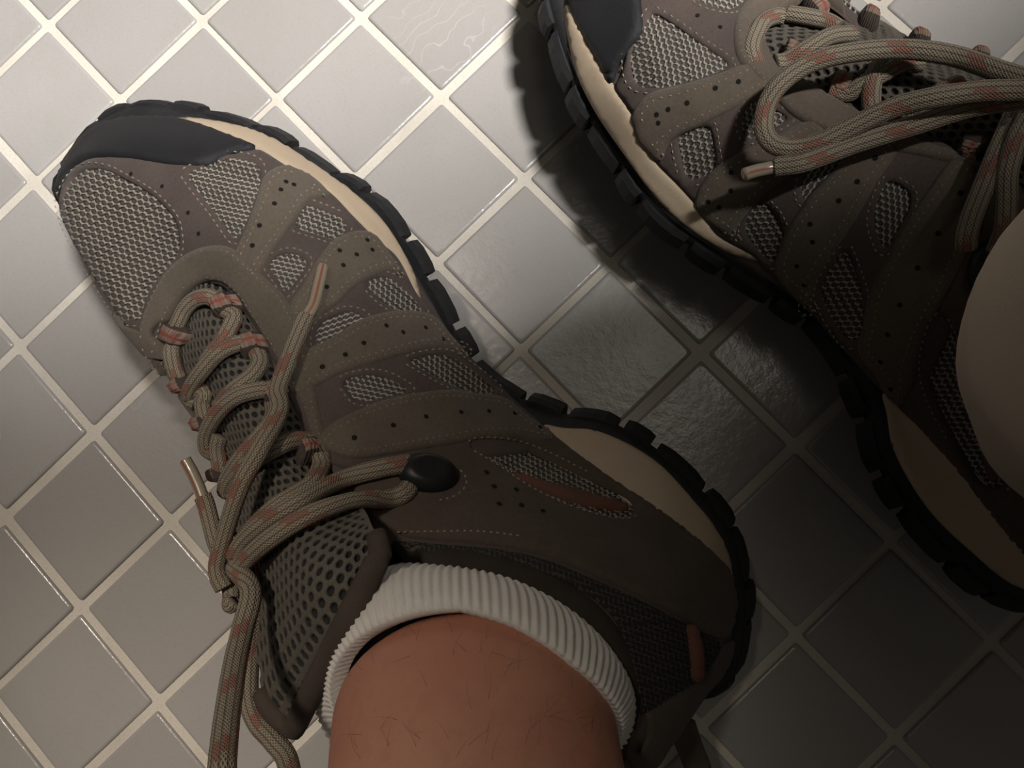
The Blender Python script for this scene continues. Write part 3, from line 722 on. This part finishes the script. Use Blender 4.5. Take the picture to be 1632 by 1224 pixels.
# ------------------------------------------------------------ tongue
trow = [[(262, 478, 44), (326, 432, 45), (398, 468, 46)], [(268, 520, 47.5), (332, 495, 51), (412, 510, 49)], [(270, 575, 50), (345, 553, 57), (432, 555, 53)], [(296, 635, 55), (370, 608, 63), (448, 598, 57)], [(328, 700, 62), (402, 680, 71), (488, 668, 62)],
        [(356, 770, 68), (436, 748, 79), (515, 735, 67)], [(372, 850, 76), (462, 815, 90), (556, 790, 76)], [(392, 950, 86), (478, 872, 101), (580, 812, 86)], [(408, 1050, 96), (496, 930, 110), (592, 836, 95)], [(424, 1120, 103), (520, 970, 113), (602, 860, 99)], [(466, 1165, 106), (548, 1000, 114), (606, 884, 101)]]
TG = np.array([[LF.at(x, y, h / 1000) for x, y, h in r] for r in trow])
TGr = np.array([cr(TG[:, k], 30) for k in range(3)])            # 3 x rows
TGd = cr(TGr, 26)                                               # cols x rows x 3
nc, nr = TGd.shape[:2]
TV = TGd.reshape(-1, 3); TF = [(a * nr + b, (a + 1) * nr + b, (a + 1) * nr + b + 1, a * nr + b + 1) for a in range(nc - 1) for b in range(nr - 1)]
TS_ = Surf(TV, TF)
if np.mean(TS_.N[:, 2]) < 0: TF = [q[::-1] for q in TF]; TS_ = Surf(TV, TF)
def tongue_mesh():
    # dense resample in (col,row) so that every perforation is modelled
    a = cr(np.array([cr(TG[:, k], 54) for k in range(3)]), 60); A, Bn = a.shape[:2]
    V = a.reshape(-1, 3); Fq = [(i * Bn + j, (i + 1) * Bn + j, (i + 1) * Bn + j + 1, i * Bn + j + 1) for i in range(A - 1) for j in range(Bn - 1)]
    N = vert_normals(V, Fq)
    if N[:, 2].mean() < 0: N = -N; Fq = [q[::-1] for q in Fq]
    pxs = np.array([LF.px(q) for q in V])
    # arc-length coordinates in mm
    du = np.r_[0, np.cumsum(np.linalg.norm(np.diff(a[:, Bn * 2 // 3], axis=0), axis=1))] * 1000
    dv = np.r_[0, np.cumsum(np.linalg.norm(np.diff(a[A // 2], axis=0), axis=1))] * 1000
    U, Vv = np.meshgrid(du, dv, indexing='ij')
    dvg = np.concatenate([np.zeros((A, 1)), np.cumsum(np.linalg.norm(np.diff(a, axis=1), axis=2), axis=1)], 1) * 1000
    cu, cv = 3.15, 3.3
    row = np.floor(Vv / cv); uu = U / cu + 0.5 * (row % 2)
    fu = np.abs((uu % 1) - 0.5) * 2 * cu / 2; fv = np.abs(((Vv / cv) % 1) - 0.5) * 2 * cv / 2
    rr = np.sqrt((fu / 0.92) ** 2 + (fv / 1.02) ** 2)
    hole = np.clip((1.25 - rr) / 0.5, 0, 1)
    hole[:, -10:] = 0; hole[-4:, :] = 0
    off = np.zeros((A, Bn)); 
    off -= hole * 0.0011
    return mk('tongue', V + N * off.reshape(-1, 1), Fq, attr=hole.ravel()), a
tme, ta = tongue_mesh()
both('tongue', tme, M['tongue'], label='brown perforated mesh tongue')
# padded back of the tongue + bound edge
tb = ta[::3, ::3] ; A, Bn = tb.shape[:2]; V = tb.reshape(-1, 3); Fq = [(i * Bn + j, i * Bn + j + 1, (i + 1) * Bn + j + 1, (i + 1) * Bn + j) for i in range(A - 1) for j in range(Bn - 1)]
N = vert_normals(V, Fq); N = N if N[:, 2].mean() < 0 else -N
gi, gj = np.meshgrid(np.linspace(0, 1, A), np.linspace(0, 1, Bn), indexing='ij')
thk = 0.0012 + 0.0065 * np.clip(np.minimum(gi, 1 - gi) * 5, 0, 1) ** 0.6 * np.clip((1 - gj) * 6, 0, 1) ** 0.6
both('tongue_lining', mk('tongue_lining', V + N * thk.reshape(-1, 1), Fq), M['lining'])
ed = np.concatenate([ta[::-1, 0:1][:0].reshape(-1, 3), ta[0, -70:], ta[1:-1, -1], ta[-1, -70:][::-1]])
ed = resample(ed, 0.0025)
v, f, u = tube(ed, np.tile([0.3, -0.2, 1.0], (len(ed), 1)), 0.0030, 0.0026, 10)
both('tongue_binding', mk('tongue_binding', v, f, uv=u), M['binding'], label='brown bound edge of the tongue')

# ------------------------------------------------------------ lace loops, hook, laces
ALLV = np.concatenate([SV, TV]); ALLF = list(SF) + [tuple(i + len(SV) for i in q) for q in TF]
AS = Surf(ALLV, ALLF)
def loop(c, ang, L, Wd, hgt=0.0052):
    ux = np.array([math.cos(math.radians(ang)), math.sin(math.radians(ang))]); uy = np.array([-ux[1], ux[0]]); c = np.array(c, float)
    q = [c + ux * a * L / 2 + uy * b * Wd / 2 for a, b in ((-1, -1), (-.33, -1.05), (.33, -1.05), (1, -1), (1.02, 0), (1, 1), (.33, 1.05), (-.33, 1.05), (-1, 1), (-1.02, 0))]
    me = panel('lace_loop', q, M['loop'], hgt, step=4, roll=13, surf=AS, closed_smooth=False, edge=0.25, box=(c, ux, uy, L * 1.05, Wd * 1.05))
    both('lace_loop', me, M['loop'])
for c, a, L, Wd in [((364, 487), -22, 48, 35), ((405, 552), -20, 48, 35), ((440, 628), -26, 48, 34), ((495, 721), -16, 50, 36), ((286, 534), 28, 34, 34), ((295, 613), 62, 30, 24), ((330, 674), 70, 28, 22), ((353, 756), 70, 28, 22)]:
    loop(c, a, L, Wd)

def hook():
    bm = bmesh.new(); bmesh.ops.create_uvsphere(bm, u_segments=28, v_segments=16, radius=1.0)
    co, n, _ = US.hit(LF, 680, 760)
    ax, _, _ = US.hit(LF, 720, 762); bx, _, _ = US.hit(LF, 640, 752)
    t = ax - bx; t /= np.linalg.norm(t); b = np.cross(n, t); b /= np.linalg.norm(b)
    for q in bm.verts:
        x, y, z = q.co
        zz = z * 0.0052 if z > 0 else z * 0.001
        rr = x * x + (y * 1.0) ** 2
        if z > 0 and rr < 0.35: zz -= 0.0014 * (1 - rr / 0.35)        # dished top
        q.co = Vector(co + n * (0.0016 + zz) + t * x * 0.0088 + b * y * 0.0062)
    for f in bm.faces: f.smooth = True
    me = bpy.data.meshes.new('lace_hook'); bmesh.ops.recalc_face_normals(bm, faces=bm.faces); bm.to_mesh(me); bm.free(); return me
both('lace_hook', hook(), M['plastic'], label='black oval plastic hook holding a lace loop')
both('heel_loop', mk('heel_loop', *(lambda vfu: (vfu[0], vfu[1]))(tube(cr([LF.at(1085, 1150, .04), LF.at(1098, 1188, .034), LF.at(1112, 1224, .032), LF.at(1118, 1262, .040), LF.at(1090, 1265, .055)], 6), np.tile([0.2, 0, 1.0], (25, 1)), 0.0042, 0.0012, 8)), ), M['nubuck'], label='flat brown pull loop at the heel')

def strand(fr, flip, pts, rx=0.0027, ry=0.0020, u0=0.0, taper=None):
    """lace run: (px, py, lift mm) above the shoe along the photo ray's hit, or (px, py, height mm, 'h') in shoe height, or 'w' world height"""
    P3, N3, last = [], [], None
    for q in pts:
        if len(q) == 4:
            if q[3] == 'h': c = fr.at(q[0], q[1], q[2] / 1000)
            else:
                d = R.T @ np.array([(q[0] - 816) / F, (q[1] - 612) / F, 1.0]); wp = CAM + d * (q[2] / 1000 - CAM[2]) / d[2]; c = fr.R.T @ (wp - fr.o)
            v = fr.C - c; P3.append(c); N3.append(v / np.linalg.norm(v))
        else:
            c, n, last = AS.hit(fr, q[0], q[1], flip=flip, last=last)
            if flip: c = c * [1, -1, 1]; n = n * [1, -1, 1]
            v = fr.C - c; v /= np.linalg.norm(v)
            P3.append(c + (n * 0.5 + v * 0.5) * q[2] / 1000); N3.append(n * 0.6 + v * 0.4)
    Pd = cr(P3, 10); Nd = cr(N3, 10)
    Pr = resample(np.concatenate([Pd, Nd], 1), 1.0) if False else None
    return tube(Pd, Nd, rx, ry, 12, u0=u0)
Z = lambda z, L: [(*z([(q[0], q[1])])[0], *q[2:]) for q in L]
lace_L = [
    Z(ZC, [(120, 330, 1.5), (160, 290, 3), (200, 215, 3.2), (250, 165, 3.4), (310, 150, 3.5), (360, 170, 3), (400, 190, 2.5)]),
    Z(ZC, [(400, 215, 2), (440, 255, 3), (425, 310, 3.4), (390, 380, 3.2), (340, 440, 2.6), (300, 490, 2.0)]),
    Z(ZC, [(520, 400, 3), (460, 400, 3.6), (380, 440, 4), (300, 530, 4.4), (240, 620, 4.2), (225, 665, 3), (250, 690, 1.2)]),
    Z(ZC, [(555, 430, 2), (570, 500, 3), (530, 570, 3.4), (470, 620, 3.2), (410, 670, 2.4), (370, 720, 1.6)]),
    Z(ZC, [(130, 390, 2), (120, 440, 2.6), (140, 510, 2.6), (170, 580, 2.4)]),
    Z(ZC, [(180, 620, 1.2), (285, 640, 1.6), (285, 700, 2), (300, 780, 2)]),
    Z(ZC, [(640, 640, 3), (560, 645, 3.8), (470, 670, 4.2), (390, 740, 4.4), (330, 840, 4.2), (315, 920, 3), (340, 955, 1)]),
    Z(ZC, [(375, 860, 1.5), (365, 930, 2), (378, 1020, 2), (370, 1060, 1.5)]),
    Z(ZC, [(840, 905, 2.5), (740, 905, 3), (650, 950, 3.6), (540, 1010, 3.8), (470, 1070, 3.8), (430, 1130, 3), (430, 1170, 1.5)]),
    Z(ZC, [(640, 690, 1), (640, 780, 2.2), (590, 870, 3), (500, 980, 3.6), (430, 1090, 3.6), (400, 1160, 2)]),
    Z(ZE, [(640, 60, 1.5), (628, 120, 2.5), (590, 190, 3.2), (500, 255, 4), (440, 310, 5), (400, 370, 7), (380, 420, 8)]),
    Z(ZE, [(960, 95, 2.5), (920, 105, 3.6), (850, 118, 4), (700, 180, 4.5), (560, 262, 5), (460, 320, 6), (400, 380, 8), (370, 440, 9)]),
    Z(ZE, [(965, 180, 2.0), (940, 212, 3), (880, 235, 3.6), (760, 255, 4), (600, 310, 4.6), (490, 375, 6), (420, 440, 8), (380, 480, 9)]),
    # loop of the half-undone knot
    Z(ZE, [(300, 430, 9), (255, 440, 9), (222, 480, 8), (225, 545, 7), (265, 595, 8), (320, 615, 9), (365, 590, 8)]),
    Z(ZE, [(170, 235, 14), (200, 260, 13), (240, 315, 12), (275, 380, 11), (300, 440, 9), (330, 520, 7)]),
    # free end lying across the eyestay
    Z(ZC, [(815, 255, 5), (790, 330, 6), (745, 500, 7), (700, 640, 7.5), (660, 790, 8.5), (620, 980, 10), (570, 1160, 12)]) + Z(ZE, [(345, 420, 13), (310, 500, 13), (300, 560, 11)]),
    # the two sides of a bow loop hanging towards the viewer
    Z(ZE, [(375, 470, 10), (372, 560, 104, 'h'), (345, 700, 112, 'h'), (318, 820, 122, 'h'), (295, 960, 134, 'h'), (275, 1120, 146, 'h'), (268, 1260, 154, 'h'), (300, 1400, 150, 'h'), (420, 1440, 138, 'h'), (520, 1360, 124, 'h'), (510, 1200, 112, 'h'), (455, 1120, 108, 'h'), (395, 1050, 104, 'h'), (365, 960, 100, 'h'), (368, 820, 95, 'h'), (385, 680, 93, 'h'), (385, 560, 92, 'h'), (375, 490, 90, 'h')]),
]
def build_lace(fr, flip, strands, parent, aglets):
    parts = [strand(fr, flip, s, u0=i * 7.3) for i, s in enumerate(strands)]
    v, f, u = join(parts); o = link('shoelace', mk('shoelace', v, f, uv=u), M['lace'], parent)
    for a in aglets:
        v, f, u = strand(fr, flip, a, 0.0018, 0.0017)
        link('aglet', mk('aglet', v, f, uv=u), M['aglet'], o)
    return o
build_lace(LF, False, lace_L, SHL, [Z(ZC, [(818, 260, 5), (850, 200, 5), (870, 110, 4.6), (892, 0, 4.2)]), Z(ZE, [(178, 245, 14), (140, 205, 15), (95, 160, 16), (60, 128, 17)])])
GG = ZG
lace_R = [
    Z(GG, [(235, 350, 1.5), (205, 270, 2.6), (225, 190, 3.2), (280, 135, 3.4), (340, 110, 3.4), (380, 110, 3)]),
    Z(GG, [(400, 95, 3), (450, 105, 3.4), (530, 120, 3.4), (600, 135, 3), (660, 165, 2.5)]),
    Z(GG, [(330, 350, 3), (400, 330, 4), (500, 280, 5), (620, 225, 5), (740, 200, 3)]),
    Z(GG, [(620, 480, 2.5), (720, 490, 3.4), (800, 450, 4), (900, 400, 4.2), (1000, 360, 4), (1090, 350, 3)]),
    Z(GG, [(940, 330, 3.5), (880, 370, 4.4), (850, 450, 4.6), (845, 560, 4), (880, 600, 2)]),
    Z(GG, [(1300, 460, 4), (1250, 480, 4.5), (1180, 510, 4), (1100, 560, 3), (1020, 620, 2)]),
    # bow loop
    Z(GG, [(1760, 440, 96, 'h'), (1632, 410, 92, 'h'), (1500, 370, 88, 'h'), (1300, 300, 82, 'h'), (1120, 265, 78, 'h'), (940, 255, 74, 'h'), (760, 270, 71, 'h'), (600, 300, 68, 'h'), (460, 360, 64, 'h'), (350, 450, 60, 'h'), (290, 560, 56, 'h'), (280, 680, 54, 'h'), (330, 750, 54, 'h'), (430, 770, 56, 'h'), (560, 745, 60, 'h'), (700, 680, 65, 'h'), (860, 600, 71, 'h'), (1000, 545, 76, 'h'), (1180, 505, 82, 'h'), (1400, 475, 87, 'h'), (1600, 470, 91, 'h'), (1760, 470, 95, 'h')]),
    Z(GG, [(335, 868, 53, 'h'), (470, 850, 57, 'h'), (600, 805, 60, 'h'), (760, 745, 64, 'h'), (920, 695, 68, 'h'), (1100, 640, 73, 'h'), (1280, 580, 78, 'h'), (1450, 540, 83, 'h'), (1632, 510, 87, 'h'), (1760, 480, 92, 'h')]),
    Z(GG, [(1560, 540, 76, 'h'), (1470, 600, 74, 'h'), (1400, 680, 71, 'h'), (1350, 740, 68, 'h')]),
    Z(GG, [(1580, 600, 80, 'h'), (1500, 780, 78, 'h'), (1430, 950, 75, 'h'), (1370, 1100, 72, 'h'), (1335, 1220, 69, 'h'), (1330, 1290, 66, 'h')]),
    Z(GG, [(1660, 600, 84, 'h'), (1590, 740, 82, 'h'), (1545, 900, 79, 'h'), (1540, 1060, 76, 'h'), (1530, 1200, 73, 'h'), (1490, 1310, 68, 'h')]),
]
build_lace(RF, True, lace_R, SHR, [Z(GG, [(345, 866, 53, 'h'), (290, 878, 52, 'h'), (235, 890, 51.5, 'h'), (178, 908, 51, 'h')])])

# ------------------------------------------------------------ the person: lower legs, sock, trouser leg
PERS = bpy.data.objects.new('person', None); COL.objects.link(PERS); PERS.location = (0.25, -0.02, 0)
def atw(x, y, z):
    d = R.T @ np.array([(x - 816) / F, (y - 612) / F, 1.0]); return CAM + d * (z - CAM[2]) / d[2]
def limb(name, cs, rad, mt, seg=40, per=12, shape=None, closed=True):
    """cs: centres; rad: (ra, rb, angle) cross-section ellipses"""
    C_ = cr(cs, per); Rr = cr(rad, per); n = len(C_); Tn = np.gradient(C_, axis=0); Tn /= np.linalg.norm(Tn, axis=1)[:, None]
    V, Fc = [], []
    for i in range(n):
        x = np.array([1.0, 0, 0]); x = x - Tn[i] * (x @ Tn[i]); x /= np.linalg.norm(x); y = np.cross(Tn[i], x)
        for k in range(seg):
            a = 2 * math.pi * k / seg; m_ = shape(i / (n - 1), a) if shape else 1.0
            V.append(C_[i] + (x * math.cos(a) * Rr[i][0] + y * math.sin(a) * Rr[i][1]) * m_)
    for i in range(n - 1):
        for k in range(seg):
            k2 = (k + 1) % seg; Fc.append((i * seg + k, i * seg + k2, (i + 1) * seg + k2, (i + 1) * seg + k))
    if closed: Fc += [tuple(range(seg))[::-1], tuple((n - 1) * seg + k for k in range(seg))]
    return V, Fc
ax = -IMG_UP * 0.707 + np.array([0, 0, 0.707]) + IMG_RT * 0.15
c0 = atw(752, 1086, .108)
inside = LF.R @ np.array([0.215, 0.026, 0.060]) + LF.o
legs = [(0.028, .0320), (0.06, .0330), (0.10, .036), (0.15, .043), (0.21, .051), (0.29, .055), (0.36, .053)]
ankle = [c0 - ax * 0.012, c0 - ax * 0.008, c0 - ax * 0.004, c0, c0 + ax * 0.008] + [c0 + ax * q for q, _ in legs]
rl = [(0.008, 0.008), (0.014, 0.014), (0.0205, 0.0205), (0.0272, 0.0272), (0.0316, 0.0316)] + [(q, q) for _, q in legs]
v, f = limb('leg', [q - np.array(PERS.location) for q in ankle], rl, M['skin'], seg=48)
leg = link('leg', mk('leg', v, f), M['skin'], PERS); leg['label'] = 'bare left lower leg with sparse dark hair'
# ribbed cuff
E_up = np.array([0, 0, 1.0])
cuff_px = [(540, 1042), (556, 1012), (590, 992), (640, 978), (700, 970), (770, 974), (840, 1003), (905, 1058), (962, 1116)]
out_px = [(520, 1100), (546, 1004), (588, 930), (640, 898), (720, 904), (805, 920), (888, 958), (946, 1018), (970, 1098)]
NR = 104 * 6
th_ = np.linspace(-math.pi, math.pi, NR, endpoint=False)
e2 = IMG_UP * 0.707 + np.array([0, 0, 0.707])
def circ(c, r): return c + IMG_RT * r * np.cos(th_)[:, None] + e2 * r * np.sin(th_)[:, None]
bot = [atw(x, y, .088) for x, y in out_px]
a_, b_ = bot[-1], bot[0]; mid_, half_ = (a_ + b_) / 2, (a_ - b_) / 2
ext = [mid_ + half_ * math.cos(t) - IMG_UP * np.linalg.norm(half_) * 0.95 * math.sin(t) for t in (math.pi * .2, math.pi * .4, math.pi * .6, math.pi * .8)]
q = cr(bot + ext, 12, True); cb = (q.max(0) + q.min(0)) / 2
an = np.unwrap(np.arctan2((q - cb) @ IMG_UP, (q - cb) @ IMG_RT))
if an[-1] < an[0]: q = q[::-1]; an = an[::-1]
tt = (th_ - an[0]) % (2 * math.pi) + an[0]; an = np.r_[an, an[0] + 2 * math.pi]; qq = np.concatenate([q, q[:1]])
Lb = np.stack([np.interp(tt, an, qq[:, i]) for i in range(3)], 1)
shf = np.interp(np.degrees(th_), [-180, -90, 0, 25, 45, 70, 90, 135, 180], [.006, .008, .0105, .0112, .0100, .0055, .0030, .0040, .006])[:, None] * ax
Lt = circ(c0, .0342) + shf; Lin = circ(c0 - ax * 0.001, .0296) + shf; Lup = circ(c0 + ax * 0.001, .0334) + shf
foot = LF.R @ np.array([0.205, 0.028, 0.045]) + LF.o
Lf = Lb * 0.72 + foot * 0.28 + [0, 0, -0.014]
bulge = lambda t: Lt * (1 - t) + Lb * t + (Lt - Lt.mean(0)) * 0.10 * math.sin(math.pi * t) * 1.25
rows = [Lin, Lup, Lt] + [bulge(t) for t in (.12, .25, .4, .55, .7, .85)] + [Lb, Lf]
SVv = []
for k, r_ in enumerate(rows):
    cc = r_.mean(0); o_ = r_ - cc; o_ /= np.linalg.norm(o_, axis=1)[:, None]
    rib = np.cos(np.arange(NR) / 6 * 2 * math.pi)[:, None] * 0.00030 if k > 0 else 0.0
    SVv.append(r_ + o_ * rib)
SVv = np.concatenate(SVv) - np.array(PERS.location)
SFf = [(a * NR + i, (a + 1) * NR + i, (a + 1) * NR + (i + 1) % NR, a * NR + (i + 1) % NR) for a in range(len(rows) - 1) for i in range(NR)]
so = link('sock', mk('sock', SVv, SFf), M['sock'], PERS); so['label'] = 'white ribbed cotton ankle sock in the left shoe'
bm = bmesh.new(); bm.from_mesh(so.data); bmesh.ops.recalc_face_normals(bm, faces=bm.faces); bm.to_mesh(so.data); bm.free()
# fine hairs on the shin
LS = Surf(np.array(v), [q for q in f if len(q) == 4]); parts = []
wf = Frame(np.eye(3), np.array(PERS.location))
for k in range(70):
    x, y = random.uniform(560, 985), random.uniform(1000, 1224)
    h = LS.b.ray_cast(Vector(wf.C), Vector(wf.ray(x, y)))
    if h[0] is None: continue
    co = np.array(h[0]); n = LS.norm(co, h[2]); d = np.cross(n, [random.uniform(-1, 1), random.uniform(-1, 1), random.uniform(-.5, .5)]) * 0.6 - np.array([0, 0, 1]) * random.uniform(.3, 1); d -= n * (d @ n); d /= np.linalg.norm(d) + 1e-9
    s_ = np.cross(n, d); Lh = random.uniform(0.003, 0.006); bend = random.uniform(-1, 1) * 0.3
    pp = [co + d * Lh * t + s_ * bend * Lh * t * t + n * (0.0001 + 0.0012 * math.sin(t * 1.8)) for t in np.linspace(0, 1, 6)]
    parts.append(tube(pp, np.tile(n, (6, 1)), np.linspace(0.00003, 0.000012, 6), np.linspace(0.00003, 0.000012, 6), 3))
vv, ff, uu = join(parts)
tagk(link('leg_hair', mk('leg_hair', vv, ff), M['hair'], PERS), 'stuff')
# right trouser leg hanging over the right shoe's ankle
rc = [atw(1784, 690, .080), atw(1782, 665, .10), atw(1808, 600, .125), atw(1855, 545, .15), atw(2180, 520, .20)]
rc += [CAM * [1, 1, 0] + IMG_RT * 0.135 + IMG_UP * 0.010 + [0, 0, .26], CAM * [1, 1, 0] + IMG_RT * 0.165 + IMG_UP * 0.02 + [0, 0, .36], CAM * [1, 1, 0] + IMG_RT * 0.19 + IMG_UP * 0.03 + [0, 0, .48]]
rr = [(0.020, 0.020), (0.0285, 0.0285), (0.0325, 0.0325), (0.033, 0.033), (0.037, 0.036), (0.048, 0.047), (0.060, 0.058), (0.066, 0.064)]
v, f = limb('trouser_leg', [q - np.array(PERS.location) for q in rc], rr, M['khaki'], seg=56, per=14, shape=lambda t, a: 1 + 0.012 * math.sin(3 * a + t * 9) + 0.008 * math.sin(7 * a - t * 21))
tr = link('trouser_leg', mk('trouser_leg', v, f), M['khaki'], PERS); tr['label'] = 'beige cloth over the right ankle'

# ------------------------------------------------------------ labels
SHL['label'] = 'brown suede and mesh hiking shoe on the left, white sock and bare ankle inside'; SHL['category'] = 'shoe'; SHL['group'] = 'pair of hiking shoes'
SHR['label'] = 'hiking shoe at the upper right, big lace bow loops over it, mostly in shadow'; SHR['category'] = 'shoe'; SHR['group'] = 'pair of hiking shoes'
PERS['label'] = 'person seen from above, bare left ankle in white sock, beige cloth at right ankle'; PERS['category'] = 'person'
